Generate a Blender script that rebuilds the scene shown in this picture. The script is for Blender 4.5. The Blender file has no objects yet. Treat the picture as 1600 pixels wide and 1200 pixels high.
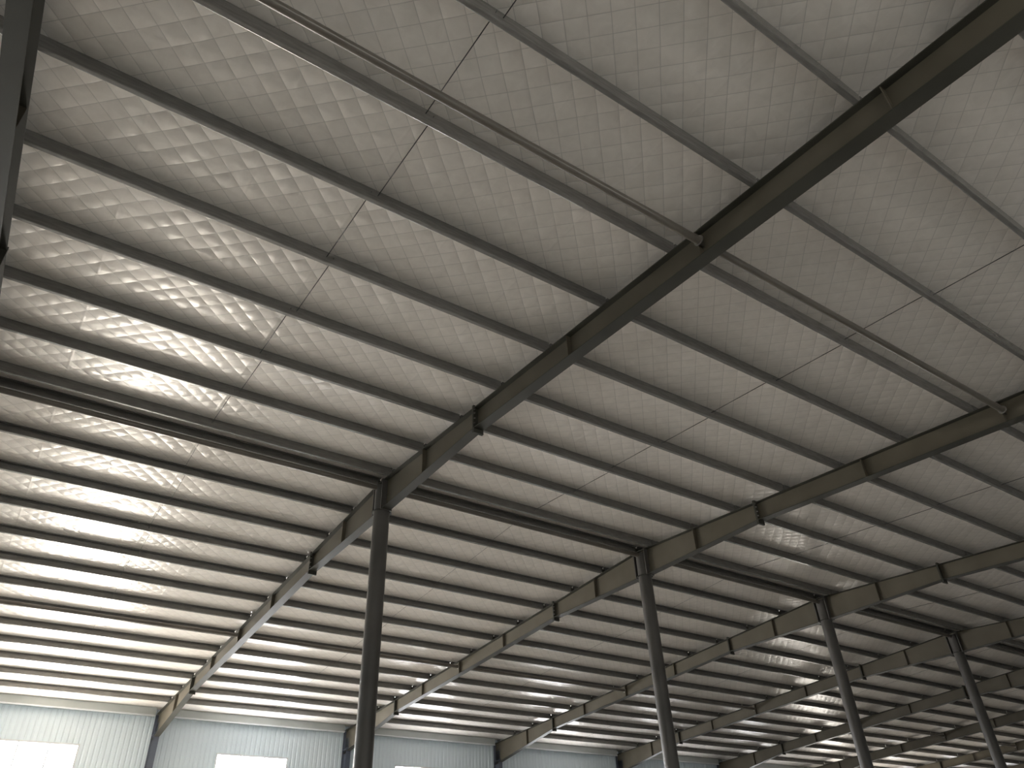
import bpy, bmesh, math, random
from mathutils import Vector, Matrix

random.seed(7)
scene = bpy.context.scene
C = scene.collection

# ------------------------------------------------------------------ camera
CAM_H = 1.6
YAW, PITCH, ROLL, FPX = 0.6199, 0.6178, -0.0409, 1160.64
cy, sy, cp, sp = math.cos(YAW), math.sin(YAW), math.cos(PITCH), math.sin(PITCH)
fwd = Vector((sy * cp, cy * cp, sp))
right = Vector((cy, -sy, 0.0))
up = right.cross(fwd)
r2 = math.cos(ROLL) * right + math.sin(ROLL) * up
u2 = -math.sin(ROLL) * right + math.cos(ROLL) * up
cam_data = bpy.data.cameras.new('camera')
cam_data.sensor_width = 36.0
cam_data.lens = 36.0 * FPX / 1600.0
cam_data.clip_end = 400
cam = bpy.data.objects.new('camera', cam_data)
C.objects.link(cam)
m = Matrix((r2, u2, -fwd)).transposed().to_4x4()
m.translation = Vector((0, 0, CAM_H))
cam.matrix_world = m
scene.camera = cam

# ------------------------------------------------------------------ world, exposure
world = bpy.data.worlds.new('world')
scene.world = world
world.use_nodes = True
bg = world.node_tree.nodes['Background']
bg.inputs['Color'].default_value = (0.75, 0.85, 1.0, 1)
bg.inputs['Strength'].default_value = 1.0
scene.view_settings.view_transform = 'Standard'
scene.view_settings.look = 'None'
scene.view_settings.gamma = 1.0
scene.view_settings.use_curve_mapping = False
scene.view_settings.exposure = 0.8
DOOR_LIGHT = 22.0            # tall glazed door of the bay left of the first column
DISTANT_DOOR_LIGHT = 7.0
DISTANT_WINDOW_LIGHT = 5.5  # panes of the distant bays, dimmed to darken the right end
FAR_WINDOW_LIGHT = 32.0      # daylight behind the panes of the far wall
NEAR_FILL_LIGHT = 5.0      # unseen windows behind the camera, added as fill for ceiling and webs

# ------------------------------------------------------------------ dimensions (metres)
YR = 14.255                  # ridge line
ZR = 8.214 + CAM_H           # top of rafters at the ridge
SL = 0.0655                  # roof slope
X0, BAY = -1.625, 8.031     # frame 0, bay length
HALF = 20.0                 # half span to the wall face
NF = 12                      # frames 0..11
FW = 0.212                   # rafter flange width
def fx(i): return X0 + BAY * i
def ztop(rel): return ZR - SL * abs(rel)
def depth(rel):
    a = abs(rel)
    if a < 4.1: return 0.76 + (0.46 - 0.76) * a / 4.1
    if a < 14.9: return 0.46
    return 0.46 + (0.95 - 0.46) * (a - 14.9) / (HALF - 14.9)
XL, XR = fx(-1), fx(11)

# ------------------------------------------------------------------ materials
def new_mat(name):
    mt = bpy.data.materials.new(name); mt.use_nodes = True
    nt = mt.node_tree
    return mt, nt, nt.nodes, nt.links, nt.nodes['Principled BSDF']
def ramp(N, stops):
    r = N.new('ShaderNodeValToRGB')
    e = r.color_ramp.elements
    e[0].position, e[0].color = stops[0][0], (*stops[0][1], 1)
    e[1].position, e[1].color = stops[-1][0], (*stops[-1][1], 1)
    for p_, c_ in stops[1:-1]:
        x = e.new(p_); x.color = (*c_, 1)
    return r
def simple(name, c1, c2, rough, metal=0.0, scale=3.0, stretch=(1, 1, 1), bump=0.0, detail=5.0):
    mt, nt, N, L, P = new_mat(name)
    tc = N.new('ShaderNodeTexCoord'); mp = N.new('ShaderNodeMapping')
    geo = N.new('ShaderNodeNewGeometry')
    mp.inputs['Scale'].default_value = stretch
    L.new(geo.outputs['Position'], mp.inputs['Vector'])
    nz = N.new('ShaderNodeTexNoise'); nz.inputs['Scale'].default_value = scale; nz.inputs['Detail'].default_value = detail
    L.new(mp.outputs['Vector'], nz.inputs['Vector'])
    r = ramp(N, [(0.3, c1), (0.7, c2)])
    L.new(nz.outputs['Fac'], r.inputs['Fac']); L.new(r.outputs['Color'], P.inputs['Base Color'])
    P.inputs['Specular IOR Level'].default_value = 0.35; P.inputs['Roughness'].default_value = rough; P.inputs['Metallic'].default_value = metal
    if bump:
        b = N.new('ShaderNodeBump'); b.inputs['Strength'].default_value = 1; b.inputs['Distance'].default_value = bump
        L.new(nz.outputs['Fac'], b.inputs['Height']); L.new(b.outputs['Normal'], P.inputs['Normal'])
    return mt
M = {}
M['paint'] = simple('steel_paint_shade_tone', (0.037, 0.0355, 0.027), (0.052, 0.050, 0.039), 0.52, 0.0, 1.3)  # darker, greener tone puts the shade under the flanges into the colour
M['web'] = simple('steel_paint_lit_tone', (0.092, 0.079, 0.055), (0.120, 0.104, 0.075), 0.55, 0.0, 1.3)  # lighter, warmer tone puts the side light on the webs into the colour
M['column'] = simple('dark_steel_paint', (0.075, 0.070, 0.064), (0.105, 0.098, 0.090), 0.40, 0.0, 1.0)
M['galv'] = simple('galvanised_steel', (0.19, 0.183, 0.17), (0.275, 0.265, 0.247), 0.27, 0.42, 9.0, (0.5, 3, 3))
M['pipe'] = simple('brown_grey_pipe_paint', (0.13, 0.115, 0.095), (0.18, 0.16, 0.135), 0.28, 0.1, 2.0)
M['rod'] = simple('dark_rod_steel', (0.05, 0.05, 0.05), (0.09, 0.085, 0.08), 0.45, 0.4, 6.0)
M['bolt'] = simple('zinc_bolt', (0.25, 0.24, 0.22), (0.4, 0.38, 0.35), 0.35, 0.7, 20.0)
M['wall'] = simple('pale_wall_sheet', (0.74, 0.83, 0.89), (0.79, 0.87, 0.92), 0.42, 0.0, 0.35)
M['trim'] = simple('pale_grey_trim', (0.42, 0.45, 0.44), (0.5, 0.53, 0.52), 0.35, 0.1, 0.8)
M['wallcol'] = simple('blue_grey_column_paint', (0.10, 0.115, 0.15), (0.14, 0.155, 0.19), 0.42, 0.0, 1.0)
M['floor'] = simple('concrete_floor', (0.47, 0.455, 0.43), (0.55, 0.535, 0.505), 0.55, 0.0, 0.6, (1, 1, 1), 0.002)
M['frame'] = simple('white_window_frame', (0.7, 0.72, 0.74), (0.78, 0.8, 0.82), 0.4)

def emissive(name, col, strength):
    mt, nt, N, L, P = new_mat(name)
    P.inputs['Base Color'].default_value = (0.8, 0.85, 0.9, 1)
    P.inputs['Roughness'].default_value = 0.2
    P.inputs['Emission Color'].default_value = (*col, 1)
    P.inputs['Emission Strength'].default_value = strength
    return mt
M['pane_far'] = emissive('daylit_glazing', (0.97, 0.98, 1.0), FAR_WINDOW_LIGHT)
M['pane_door'] = emissive('daylit_door_glazing', (1.0, 0.945, 0.865), DOOR_LIGHT)
M['pane_mid'] = emissive('daylit_glazing_part_dimmed', (0.98, 0.98, 1.0), FAR_WINDOW_LIGHT * 0.4)  # emission cut so the light falls off along the bays
M['pane_far_dim'] = emissive('daylit_glazing_dimmed', (0.98, 0.98, 1.0), DISTANT_WINDOW_LIGHT)
M['pane_door_dim'] = emissive('daylit_door_glazing_dimmed', (1.0, 0.945, 0.865), DISTANT_DOOR_LIGHT)  # distant door dimmed along with the distant windows
M['pane_near_fill'] = emissive('near_wall_fill_glazing', (1.0, 0.95, 0.88), NEAR_FILL_LIGHT)

def foil_material():
    mt, nt, N, L, P = new_mat('foil_faced_insulation')
    geo = N.new('ShaderNodeNewGeometry')
    sep = N.new('ShaderNodeSeparateXYZ'); L.new(geo.outputs['Position'], sep.inputs[0])
    def math_(op, a, b=None, c=None):
        n = N.new('ShaderNodeMath'); n.operation = op
        for i, v in enumerate((a, b, c)):
            if v is None: continue
            if isinstance(v, (int, float)): n.inputs[i].default_value = v
            else: L.new(v, n.inputs[i])
        return n.outputs[0]
    # gentle waviness of the scrim
    wn = N.new('ShaderNodeTexNoise'); wn.inputs['Scale'].default_value = 0.9; wn.inputs['Detail'].default_value = 2
    L.new(geo.outputs['Position'], wn.inputs['Vector'])
    wob = math_('MULTIPLY', math_('SUBTRACT', wn.outputs['Fac'], 0.5), 0.10)
    CELL = 0.25
    k = 1 / (math.sqrt(2) * CELL)
    u = math_('ADD', math_('MULTIPLY', math_('ADD', sep.outputs['X'], sep.outputs['Y']), k), wob)
    v = math_('ADD', math_('MULTIPLY', math_('SUBTRACT', sep.outputs['X'], sep.outputs['Y']), k), wob)
    du = math_('ABSOLUTE', math_('SUBTRACT', math_('FRACT', u), 0.5))   # 0.5 on the yarn, 0 mid cell
    dv = math_('ABSOLUTE', math_('SUBTRACT', math_('FRACT', v), 0.5))
    edge = math_('MAXIMUM', du, dv)
    yarn = N.new('ShaderNodeMapRange'); yarn.interpolation_type = 'SMOOTHSTEP'
    yarn.inputs['From Min'].default_value = 0.470; yarn.inputs['From Max'].default_value = 0.497
    L.new(edge, yarn.inputs['Value'])
    # pillow: product of cosines
    pil = math_('MULTIPLY', math_('COSINE', math_('MULTIPLY', du, math.pi)), math_('COSINE', math_('MULTIPLY', dv, math.pi)))
    pil = math_('POWER', pil, 0.8)
    # per-cell random puff
    cb = N.new('ShaderNodeCombineXYZ')
    L.new(math_('FLOOR', u), cb.inputs[0]); L.new(math_('FLOOR', v), cb.inputs[1])
    wht = N.new('ShaderNodeTexWhiteNoise'); wht.noise_dimensions = '2D'; L.new(cb.outputs[0], wht.inputs['Vector'])
    puff = math_('MULTIPLY', pil, math_('MULTIPLY_ADD', wht.outputs['Value'], 0.9, 0.35))
    wr = N.new('ShaderNodeTexNoise'); wr.inputs['Scale'].default_value = 5.5; wr.inputs['Detail'].default_value = 4; wr.inputs['Roughness'].default_value = 0.55
    wr.inputs['Distortion'].default_value = 0.6
    L.new(geo.outputs['Position'], wr.inputs['Vector'])
    # long soft creases of the rolls
    mp = N.new('ShaderNodeMapping'); mp.inputs['Scale'].default_value = (1.6, 0.45, 1)
    L.new(geo.outputs['Position'], mp.inputs['Vector'])
    cr = N.new('ShaderNodeTexNoise'); cr.inputs['Scale'].default_value = 1.0; cr.inputs['Detail'].default_value = 3
    L.new(mp.outputs['Vector'], cr.inputs['Vector'])
    # roll seams every 1.34 m
    sm = math_('ABSOLUTE', math_('SUBTRACT', math_('FRACT', math_('MULTIPLY_ADD', sep.outputs['X'], 1 / 1.34, 0.28)), 0.5))
    seam = N.new('ShaderNodeMapRange'); seam.interpolation_type = 'SMOOTHSTEP'
    seam.inputs['From Min'].default_value = 0.475; seam.inputs['From Max'].default_value = 0.5
    L.new(sm, seam.inputs['Value'])
    h = math_('MULTIPLY', puff, -0.0082)                                   # bulges downward (towards the room)
    h = math_('MULTIPLY_ADD', wr.outputs['Fac'], 0.004, h)
    h = math_('MULTIPLY_ADD', cr.outputs['Fac'], 0.012, h)
    h = math_('MULTIPLY_ADD', seam.outputs[0], -0.0012, h)
    b = N.new('ShaderNodeBump'); b.inputs['Strength'].default_value = 1.0; b.inputs['Distance'].default_value = 1.0
    b.invert = True
    L.new(h, b.inputs['Height']); L.new(b.outputs['Normal'], P.inputs['Normal'])
    r = ramp(N, [(0.3, (0.74, 0.69, 0.632)), (0.7, (0.82, 0.77, 0.71))])
    L.new(wr.outputs['Fac'], r.inputs['Fac'])
    mx = N.new('ShaderNodeMix'); mx.data_type = 'RGBA'
    L.new(math_('MULTIPLY', yarn.outputs[0], 0.34), mx.inputs['Factor'])
    L.new(r.outputs['Color'], mx.inputs['A']); mx.inputs['B'].default_value = (0.16, 0.155, 0.145, 1)
    L.new(mx.outputs['Result'], P.inputs['Base Color'])
    P.inputs['Metallic'].default_value = 0.15
    P.inputs['Specular IOR Level'].default_value = 0.12
    P.inputs['Roughness'].default_value = 0.31
    return mt
M['foil'] = foil_material()

# ------------------------------------------------------------------ mesh helpers
def mesh_from(name, verts, faces, smooth=False):
    me = bpy.data.meshes.new(name)
    me.from_pydata(verts, [], faces); me.update()
    bm = bmesh.new(); bm.from_mesh(me)
    bmesh.ops.recalc_face_normals(bm, faces=bm.faces)
    bm.to_mesh(me); bm.free()
    if smooth:
        for p_ in me.polygons: p_.use_smooth = True
    return me
def obj(name, me, mat, parent=None, loc=None):
    o = bpy.data.objects.new(name, me)
    if mat is not None and not me.materials: me.materials.append(mat)
    C.objects.link(o)
    if parent is not None: o.parent = parent
    if loc is not None: o.location = loc
    return o
def empty(name, loc=(0, 0, 0)):
    o = bpy.data.objects.new(name, None); o.empty_display_size = 0.2
    C.objects.link(o); o.location = loc
    return o
def tag(o, label, cat, group=None):
    o['label'] = label; o['category'] = cat
    if group: o['group'] = group
    return o
class MB:
    def __init__(s): s.v = []; s.f = []
    def add(s, vs, fs):
        n = len(s.v); s.v += [tuple(q) for q in vs]; s.f += [tuple(i + n for i in q) for q in fs]
        return s
    def box(s, x0, x1, y0, y1, z0, z1):
        vs = [(x0, y0, z0), (x1, y0, z0), (x1, y1, z0), (x0, y1, z0), (x0, y0, z1), (x1, y0, z1), (x1, y1, z1), (x0, y1, z1)]
        return s.add(vs, [(0, 3, 2, 1), (4, 5, 6, 7), (0, 1, 5, 4), (1, 2, 6, 5), (2, 3, 7, 6), (3, 0, 4, 7)])
    def hexa(s, a, b):          # two quads (lists of 4 points)
        return s.add(list(a) + list(b), [(0, 3, 2, 1), (4, 5, 6, 7), (0, 1, 5, 4), (1, 2, 6, 5), (2, 3, 7, 6), (3, 0, 4, 7)])
    def tube(s, p0, p1, ra, rb=None, n=16, caps=True):
        rb = ra if rb is None else rb
        p0, p1 = Vector(p0), Vector(p1); d = (p1 - p0).normalized()
        a = d.orthogonal().normalized(); b = d.cross(a)
        vs = []
        for q, r_ in ((p0, ra), (p1, rb)):
            for i in range(n):
                t = 2 * math.pi * i / n
                vs.append(q + a * (r_ * math.cos(t)) + b * (r_ * math.sin(t)))
        fs = [(i, (i + 1) % n, n + (i + 1) % n, n + i) for i in range(n)]
        if caps: fs += [tuple(range(n))[::-1], tuple(range(n, 2 * n))]
        return s.add(vs, fs)
    def extrude_x(s, prof, x0, x1, closed=True):
        n = len(prof)
        vs = [(x0, y, z) for y, z in prof] + [(x1, y, z) for y, z in prof]
        fs = [(i, (i + 1) % n, n + (i + 1) % n, n + i) for i in range(n)]
        fs += [tuple(range(n))[::-1], tuple(range(n, 2 * n))]
        return s.add(vs, fs)
    def mesh(s, name, smooth=False): return mesh_from(name, s.v, s.f, smooth)
    def build(s, name, mat, parent=None, smooth=False, loc=None): return obj(name, s.mesh(name, smooth), mat, parent, loc)
def smooth_by_angle(o, ang=0.6):
    me = o.data
    for p_ in me.polygons: p_.use_smooth = True
    bm = bmesh.new(); bm.from_mesh(me)
    for e_ in bm.edges:
        if len(e_.link_faces) == 2 and e_.calc_face_angle(0) > ang: e_.smooth = False
    bm.to_mesh(me); bm.free()
ORD = ['ridge', 'first', 'second', 'third', 'fourth', 'fifth', 'sixth', 'seventh', 'eighth', 'ninth', 'tenth', 'eleventh', 'twelfth', 'thirteenth', 'fourteenth']

# ------------------------------------------------------------------ setting: floor, walls, roof lining
YN, YF = YR - HALF, YR + HALF
o = MB().box(XL - .2, XR + .2, YN - .2, YF + .2, -0.2, 0).build('floor', M['floor']); o['kind'] = 'structure'

FOIL = 0.205       # foil above rafter tops
def lining(sgn):
    rels = []
    # sample between purlin lines for a slight sag
    base = 0.381 if sgn < 0 else 0.191
    edges = [0.0] + [base + 1.5 * i - 0.035 for i in range(0, 14) if base + 1.5 * i - 0.035 < HALF + .1] + [HALF + 0.15]
    pts = []
    for a, b in zip(edges[:-1], edges[1:]):
        n = 6 if b - a > 0.8 else 2
        for i in range(n):
            t = i / n
            pts.append((a + (b - a) * t, -0.022 * math.sin(math.pi * t) if b - a > 0.8 else 0))
    pts.append((edges[-1], 0))
    xs = [XL - .1 + i * 0.67 for i in range(int((XR - XL + .2) / 0.67) + 2)]
    mb = MB(); nv = len(pts)
    vs = []
    for x in xs:
        for rel, sag in pts:
            vs.append((x, YR + sgn * rel, ztop(rel) + FOIL + sag * (0.7 + 0.5 * math.sin(x * 1.7 + rel))))
    fs = []
    for i in range(len(xs) - 1):
        for j in range(nv - 1):
            fs.append((i * nv + j, (i + 1) * nv + j, (i + 1) * nv + j + 1, i * nv + j + 1))
    me = bpy.data.meshes.new('ceiling'); me.from_pydata(vs, [], fs); me.update()
    for p_ in me.polygons: p_.use_smooth = True
    # face normals towards the room
    bm = bmesh.new(); bm.from_mesh(me); bm.normal_update()
    for f_ in bm.faces:
        if f_.normal.z > 0: f_.normal_flip()
    bm.to_mesh(me); bm.free()
    o = obj('ceiling', me, M['foil']); o['kind'] = 'structure'
    o['label'] = ('quilted silver-white foil lining of the near roof slope' if sgn < 0 else 'quilted silver-white foil lining of the far roof slope')
    # sheet metal roof above the lining
    r = MB()
    a = [(x, YR, ZR + FOIL + .1) for x in (XL - .3, XR + .3)]
    e_ = [(x, YR + sgn * (HALF + .3), ztop(HALF + .3) + FOIL + .1) for x in (XL - .3, XR + .3)]
    up_ = lambda q: (q[0], q[1], q[2] + .06)
    r.hexa([a[0], a[1], e_[1], e_[0]], [up_(a[0]), up_(a[1]), up_(e_[1]), up_(e_[0])])
    rr = r.build('roof_sheet', M['trim'], o)
    return o
lining(-1); lining(1)

WIN_W, WIN_TOP = 3.0, 5.68 + CAM_H
DOORS = {(0, 1), (6, 1)}                 # tall daylit doors of the far wall: (bay, side)
def win_h(i, sgn):
    if sgn < 0 and i > 1: return 0.0
    return WIN_TOP - 0.05 if (i, sgn) in DOORS else 1.5
def ribbed_wall(name, y, sgn, label):
    """sheeted wall with window openings; sgn=+1: the room is on the -y side"""
    mb = MB()
    ztp = ztop(HALF) + FOIL + 0.1
    pitch = 0.2
    def strip(x0, x1, z0, z1):
        prof = []
        n = max(1, int(round((x1 - x0) / pitch)))
        for i in range(n):
            a = x0 + (x1 - x0) * i / n; w = (x1 - x0) / n
            prof += [(a, 0), (a + .60 * w, 0), (a + .70 * w, .022), (a + .90 * w, .022)]
        prof.append((x1, 0))
        vs = [(x, y + sgn * d, z0) for x, d in prof] + [(x, y + sgn * d, z1) for x, d in prof]
        k = len(prof)
        mb.add(vs, [(i, i + 1, k + i + 1, k + i) for i in range(k - 1)])
    for i in range(-1, 11):
        zb = WIN_TOP - win_h(i, sgn)
        c = fx(i) + BAY / 2
        strip(fx(i), c - WIN_W / 2, 0, ztp); strip(c + WIN_W / 2, fx(i + 1), 0, ztp)
        strip(c - WIN_W / 2, c + WIN_W / 2, 0, zb); strip(c - WIN_W / 2, c + WIN_W / 2, WIN_TOP, ztp)
    # weather skin behind, with the same openings
    yo = y + sgn * .1
    for i in range(-1, 11):
        zb = WIN_TOP - win_h(i, sgn)
        c = fx(i) + BAY / 2
        for (x0, x1, z0, z1) in ((fx(i), c - WIN_W / 2, 0, ztp), (c + WIN_W / 2, fx(i + 1), 0, ztp), (c - WIN_W / 2, c + WIN_W / 2, 0, zb), (c - WIN_W / 2, c + WIN_W / 2, WIN_TOP, ztp)):
            mb.add([(x0, yo, z0), (x1, yo, z0), (x1, yo, z1), (x0, yo, z1)], [(0, 1, 2, 3)])
    o = mb.build(name, M['wall']); o['kind'] = 'structure'; o['label'] = label
    return o
ribbed_wall('wall_back', YF, 1, 'pale ribbed sheet wall under the far eave')
ribbed_wall('wall_front', YN, -1, 'pale ribbed sheet wall behind the viewer')
def gable(name, x):
    mb = MB(); e = 0.12
    zt = ztop(HALF) + .3; zr_ = ZR + .3
    prof = [(YN, 0), (YF, 0), (YF, zt), (YR, zr_), (YN, zt)]
    mb.extrude_x(prof, x - e / 2, x + e / 2)
    o = mb.build(name, M['wall']); o['kind'] = 'structure'
gable('wall_left', XL - .06); gable('wall_right', XR + .06)

wn = dn = 0
def window(i, y, sgn, mat):
    global wn, dn
    WIN_H = win_h(i, sgn); door = (i, sgn) in DOORS
    if door: dn += 1
    else: wn += 1
    c = fx(i) + BAY / 2; zb = WIN_TOP - WIN_H
    root = empty('door_%d' % dn if door else 'window_%d' % wn, (c, y, zb)); root['kind'] = 'structure'
    f = MB(); t = .06; d0, d1 = sorted((-sgn * .03, sgn * .1))
    f.box(-WIN_W / 2, WIN_W / 2, d0, d1, 0, t).box(-WIN_W / 2, WIN_W / 2, d0, d1, WIN_H - t, WIN_H)
    f.box(-WIN_W / 2, -WIN_W / 2 + t, d0, d1, t, WIN_H - t).box(WIN_W / 2 - t, WIN_W / 2, d0, d1, t, WIN_H - t)
    f.build('door_frame' if door else 'window_frame', M['frame'], root)
    for k in (-.5, .5):
        MB().box(k - .025, k + .025, d0, d1, t, WIN_H - t).build('mullion', M['frame'], root)
    for k in range(3):
        a = -WIN_W / 2 + t if k == 0 else -.5 + .025 + (k - 1) * 1.0
        b = (-.525, .475, WIN_W / 2 - t)[k]
        y0, y1 = sorted((sgn * .03, sgn * .045))
        MB().box(a, b, y0, y1, t, WIN_H - t).build('pane', (M['pane_door'] if i == 0 else M['pane_door_dim']) if door else mat, root)
for i in range(-1, 11): window(i, YF, 1, M['pane_far'] if i < 2 else M['pane_mid'] if i < 4 else M['pane_far_dim'])
for i in range(-1, 2): window(i, YN, -1, M['pane_near_fill'])  # added fill windows, kept to the few bays where their light is wanted

# eave trim along the far wall, one length per bay
for i in range(-1, 11):
    xa, xb = fx(i) + .17, fx(i + 1) - .17
    root = empty('trim_%d' % (i + 2), (0, 0, 0)); root['kind'] = 'structure'
    z1 = ztop(HALF - .3) + FOIL - .01
    zb = z1 - 0.29
    MB().box(xa, xb, YF - .30, YF - .02, zb, z1).build('eave_band', M['trim'], root)
    MB().box(xa, xb, YF - .32, YF - .28, zb - .03, zb + .012).build('drip_edge', M['frame'], root)

# ------------------------------------------------------------------ rafters
def flange_strip(rels, zf, th, w=FW):
    """bent flange following z = zf(rel) (lower face), rel signed"""
    mb = MB()
    for a, b in zip(rels[:-1], rels[1:]):
        qa = [(-w / 2, a, zf(a)), (w / 2, a, zf(a)), (w / 2, b, zf(b)), (-w / 2, b, zf(b))]
        qb = [(x, y, z + th) for x, y, z in qa]
        mb.hexa(qa, qb)
    return mb
REL_ALL = [-HALF + .1, -14.9, -4.1, 0, 4.1, 14.9, HALF - .1]
TH = 0.016
def zloc(rel): return ztop(rel) - ZR           # local to (x, YR, ZR)
m_top = flange_strip([-HALF + .1, 0, HALF - .1], lambda r: zloc(r) - TH, TH).mesh('top_flange')
m_bot = flange_strip(REL_ALL, lambda r: zloc(r) - depth(r), TH).mesh('bottom_flange')
wb = MB()
for a, b in zip(REL_ALL[:-1], REL_ALL[1:]):
    pa = [(-.005, a, zloc(a) - depth(a) + TH), (.005, a, zloc(a) - depth(a) + TH), (.005, b, zloc(b) - depth(b) + TH), (-.005, b, zloc(b) - depth(b) + TH)]
    pb = [(-.005, a, zloc(a) - TH), (.005, a, zloc(a) - TH), (.005, b, zloc(b) - TH), (-.005, b, zloc(b) - TH)]
    wb.hexa(pa, pb)
m_web = wb.mesh('web')
STIFF = [2.05, 7.0, 9.9, 12.7, 17.1]
SPLICE = [4.1, 15.0]
stiff_mesh = {}
for r_ in STIFF:
    for s in (-1, 1):
        for side in (-1, 1):
            q = s * r_
            x0, x1 = sorted((side * .005, side * (FW / 2 - .012)))
            stiff_mesh[(q, side)] = MB().box(x0, x1, q - .006, q + .006, zloc(q) - depth(q) + TH, zloc(q) - TH).mesh('stiffener')
splice_mesh = {}
for r_ in SPLICE:
    for s in (-1, 1):
        q = s * r_
        for k, off in enumerate((-.013, .013)):
            splice_mesh[(q, k)] = MB().box(-FW / 2 - .005, FW / 2 + .005, q + off - .011, q + off + .011, zloc(q) - depth(q) - .095, zloc(q) + (.055 if r_ < 10 else .0)).mesh('splice_plate')
# bolts in the splice plates: one hex head per mesh, shared
def hexhead():
    return MB().tube((0, -.012, 0), (0, .012, 0), .017, n=6).mesh('bolt')
m_bolt = hexhead()
# cleat that holds a purlin on the rafter
m_cleat = MB().box(-.06, .06, -.004, .004, 0, .15).mesh('purlin_cleat')

F_REL = [0.191 + 1.5 * k for k in range(0, 13)]                 # lower corner of far-slope purlins
N_REL = [-(0.381 + 1.5 * k) for k in range(0, 13)]              # upper toe of near-slope purlins
PF = 0.07                                                       # purlin flange width
FRAME_LABEL = {0: 'grey steel rafter running down the left edge of the photo',
               1: 'long grey steel rafter meeting the leftmost column'}
for i in range(2, 5):
    FRAME_LABEL[i] = 'grey steel rafter meeting the %s column from the left' % ORD[i]
for i in range(5, 12):
    FRAME_LABEL[i] = 'distant grey steel rafter, %s one beyond the rightmost column' % ORD[i - 4]
for i in range(0, NF):
    root = empty('roof_rafter', (fx(i), YR, ZR))
    tag(root, FRAME_LABEL[i], 'rafter', 'steel roof rafters')
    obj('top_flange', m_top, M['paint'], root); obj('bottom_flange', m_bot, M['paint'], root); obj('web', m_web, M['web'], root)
    for (q, side), me in stiff_mesh.items():
        if side > 0 and i > 0 or i > 5 and q < -9: continue
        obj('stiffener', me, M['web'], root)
    if i == 0:
        for (q, side), me in stiff_mesh.items():
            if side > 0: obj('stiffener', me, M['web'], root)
    for (q, k), me in splice_mesh.items():
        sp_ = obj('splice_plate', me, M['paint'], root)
        if i in (1, 2) and abs(q) < 5 and k == 0:
            for bx_ in (-.09, .09):
                for bz_ in (-.045, -.13, -.25, -.36):
                    bo = obj('bolt', m_bolt, M['bolt'], sp_); bo.location = (bx_, q - .035, zloc(q) - TH + bz_ + .02)
    if i <= 5:
        for rel in F_REL + N_REL[:11]:
            yw = rel + (-.005 if rel > 0 else -PF + .010)
            c_ = obj('purlin_cleat', m_cleat, M['paint'], root); c_.location = (0, yw - .006 if rel > 0 else yw + .002, zloc(rel))

# ------------------------------------------------------------------ ridge columns (round tubes) with ring plates
COL_R = 0.18
for i in range(0, 6):
    root = empty('ridge_column', (fx(i), YR, 0))
    nm = {0: 'round grey steel column under the rafter at the left edge', 1: 'leftmost round grey steel column, nearest to the viewer',
          2: 'second round grey steel column from the left', 3: 'third round grey steel column from the left', 4: 'rightmost round grey steel column in view'}
    tag(root, nm.get(i, 'round grey steel column just beyond the right picture edge'), 'column', 'round columns along the ridge')
    t = MB().tube((0, 0, .03), (0, 0, ZR - .10), COL_R, n=32).build('tube', M['column'], root); smooth_by_angle(t)
    zb_ = ZR - 0.76
    ring = MB()
    # bottom ring plate, wider than the flange where it passes the tube
    n = 24
    vs = []
    for zz in (zb_ + .002, zb_ + .014):
        for k in range(n):
            t_ = 2 * math.pi * k / n
            vs.append((.222 * math.cos(t_), .222 * math.sin(t_), zz))
    ring.add(vs, [(k, (k + 1) % n, n + (k + 1) % n, n + k) for k in range(n)] + [tuple(range(n))[::-1], tuple(range(n, 2 * n))])
    ring.build('ring_plate', M['paint'], root)
    for s in (-1, 1):   # end plates where the rafters meet the tube
        y0, y1 = sorted((s * (COL_R + .02), s * (COL_R + .05)))
        MB().box(-FW / 2 - .03, FW / 2 + .03, y0, y1, ZR - .77, ZR - .03).build('end_plate', M['column'], root)
    MB().box(-.28, .28, -.28, .28, 0, .03).build('base_plate', M['column'], root)

# ------------------------------------------------------------------ wall columns at the far eave (H section)
for i in range(0, NF):
    root = empty('wall_column', (fx(i), YF, 0))
    where = {1: 'first', 2: 'second', 3: 'third', 4: 'fourth'}
    lab = ('blue-grey steel wall column under the far end of the rafter on the left edge' if i == 0 else
           'blue-grey steel wall column at the far end of the %s' % ('leftmost column\'s rafter' if i == 1 else '%s column\'s rafter' % where[i] if i < 5 else '%s rafter beyond the rightmost column' % ORD[i - 4]))
    tag(root, lab, 'column', 'steel columns along the far wall')
    zt = ztop(HALF) - .01
    MB().box(-FW / 2, FW / 2, -.06, -.045, 0, zt).build('outer_flange', M['wallcol'], root)
    MB().box(-FW / 2, FW / 2, -.50, -.485, 0, zt - .72).build('inner_flange', M['wallcol'], root)
    MB().box(-.005, .005, -.485, -.06, 0, zt - .3).build('web', M['wallcol'], root)
    MB().box(-FW / 2, FW / 2, -.485, -.06, zt - .78, zt - .765).build('stiffener', M['wallcol'], root)

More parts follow.
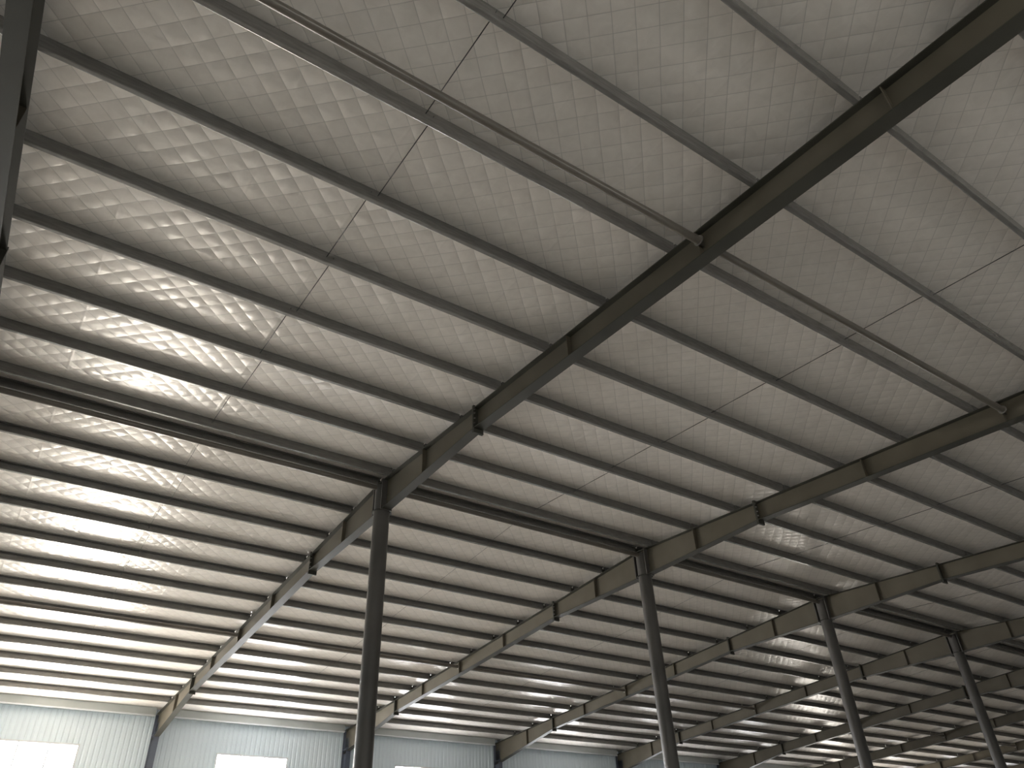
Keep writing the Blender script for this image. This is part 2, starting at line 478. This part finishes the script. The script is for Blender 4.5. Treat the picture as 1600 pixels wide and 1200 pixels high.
# ------------------------------------------------------------------ purlins (C sections, open side towards the ridge)
PH, PT, LIP = 0.20, 0.004, 0.022
def c_profile(slope_sign):
    """local (y,z): web at y=0, flanges towards +y if slope_sign<0 (near slope) else -y; z sheared with slope"""
    d = 1 if slope_sign < 0 else -1
    out = [(0, 0), (PF, 0), (PF, LIP), (PF - PT, LIP), (PF - PT, PT), (PT, PT), (PT, PH - PT), (PF - PT, PH - PT), (PF - PT, PH - LIP), (PF, PH - LIP), (PF, PH), (0, PH)]
    # chamfer the two outer bends
    c = .010
    out = [(0, c), (c * .3, c * .3), (c, 0), (PF - c, 0), (PF - c * .3, c * .3), (PF, c)] + out[2:10] + [(PF, PH), (0, PH)]
    slope = SL if slope_sign < 0 else -SL
    return [(d * y, z + slope * d * y) for y, z in out]
LEN = BAY - .03
def purlin_mesh(s):
    mb = MB(); mb.extrude_x(c_profile(s), 0, LEN)
    me = mb.mesh('purlin'); me.materials.append(M['galv'])
    return me
m_pn, m_pf = purlin_mesh(-1), purlin_mesh(1)
def bay_name(i):
    if i < 0: return 'bay cut by left picture edge'
    if i == 0: return 'bay left of leftmost column'
    if i < 4: return 'bay between %s and %s columns' % (ORD[i], ORD[i + 1])
    if i == 4: return 'first bay right of rightmost column'
    return '%s bay right of rightmost column' % ORD[i - 3]
for i in range(-1, 11):
    for k, rel in enumerate(F_REL):
        if i < 0: break
        o = obj('roof_purlin', m_pf, None, None, (fx(i) + .015, YR + rel, ztop(rel)))
        tag(o, '%s far-slope purlin from ridge, %s' % (ORD[k + 1], bay_name(i)), 'purlin', 'purlins of the far roof slope')
    nmax = {-1: 12, 0: 12, 1: 12, 2: 11, 3: 9, 4: 8}.get(i, 7)
    for k, rel in enumerate(N_REL[:nmax]):
        o = obj('roof_purlin', m_pn, None, None, (fx(i) + .015, YR + rel - PF, ztop(rel - PF)))
        tag(o, '%s near-slope purlin from ridge, %s' % (ORD[k + 1], bay_name(i)), 'purlin', 'purlins of the near roof slope')

# ------------------------------------------------------------------ tie pipes between the rafters
PR = 0.057
def tie(i, rel, z, label):
    root = empty('tie_pipe', (fx(i), YR + rel, z))
    tag(root, label, 'pipe', 'tie pipes between the rafters')
    e = .115
    mb = MB().tube((e, 0, 0), (BAY - e, 0, 0), PR, n=20, caps=True)
    t = mb.build('pipe', M['pipe'], root); smooth_by_angle(t)
    for x0, s in ((0, 1), (BAY, -1)):
        a = MB().tube((x0 + s * e, 0, 0), (x0 + s * (e - .012), 0, 0), PR + .022, n=20)
        a.build('end_disc', M['bolt'], root)
        xa, xb = sorted((x0 + s * .012, x0 + s * (e - .012)))
        MB().box(xa, xb, -.006, .006, -.075, .075).build('gusset', M['paint'], root)
TIE_REL = 9.937
for i in range(0, 11):
    bn = bay_name(i)
    if i < 5: tie(i, -TIE_REL, ztop(TIE_REL) - .20, 'round brown-grey tie pipe under near slope, %s' % bn)
    tie(i, 0.0, ZR - .155, 'round dark tie pipe along the ridge, %s' % bn)
    tie(i, TIE_REL, ztop(TIE_REL) - .20, 'round grey tie pipe under far slope, %s' % bn)

# ------------------------------------------------------------------ sag rods between neighbouring purlins
def sag(i, r0, r1, k, far):
    x = fx(i) + BAY / 2 + (.05 if k % 2 else -.05)
    o = MB().tube((0, 0, 0), (0, r1 - r0, zloc(r1) - zloc(r0)), (.0035 if far else .0065), n=8).build('sag_rod', M['rod'], None, True, (x, YR + r0, ztop(r0) + .11))
    tag(o, 'thin sag rod between %s and %s %s-slope purlins, %s' % (ORD[k + 1], ORD[k + 2], 'far' if far else 'near', bay_name(i)), 'rod', 'sag rods between purlins')
for i in range(0, 7):
    for k in range(0, 12): sag(i, F_REL[k] - .06, F_REL[k + 1] + .03, k, True)
    if i < 4:
        for k in range(0, {0: 11, 1: 11, 2: 9}.get(i, 6)): sag(i, N_REL[k] + .02, N_REL[k + 1] - PF - .03, k, False)
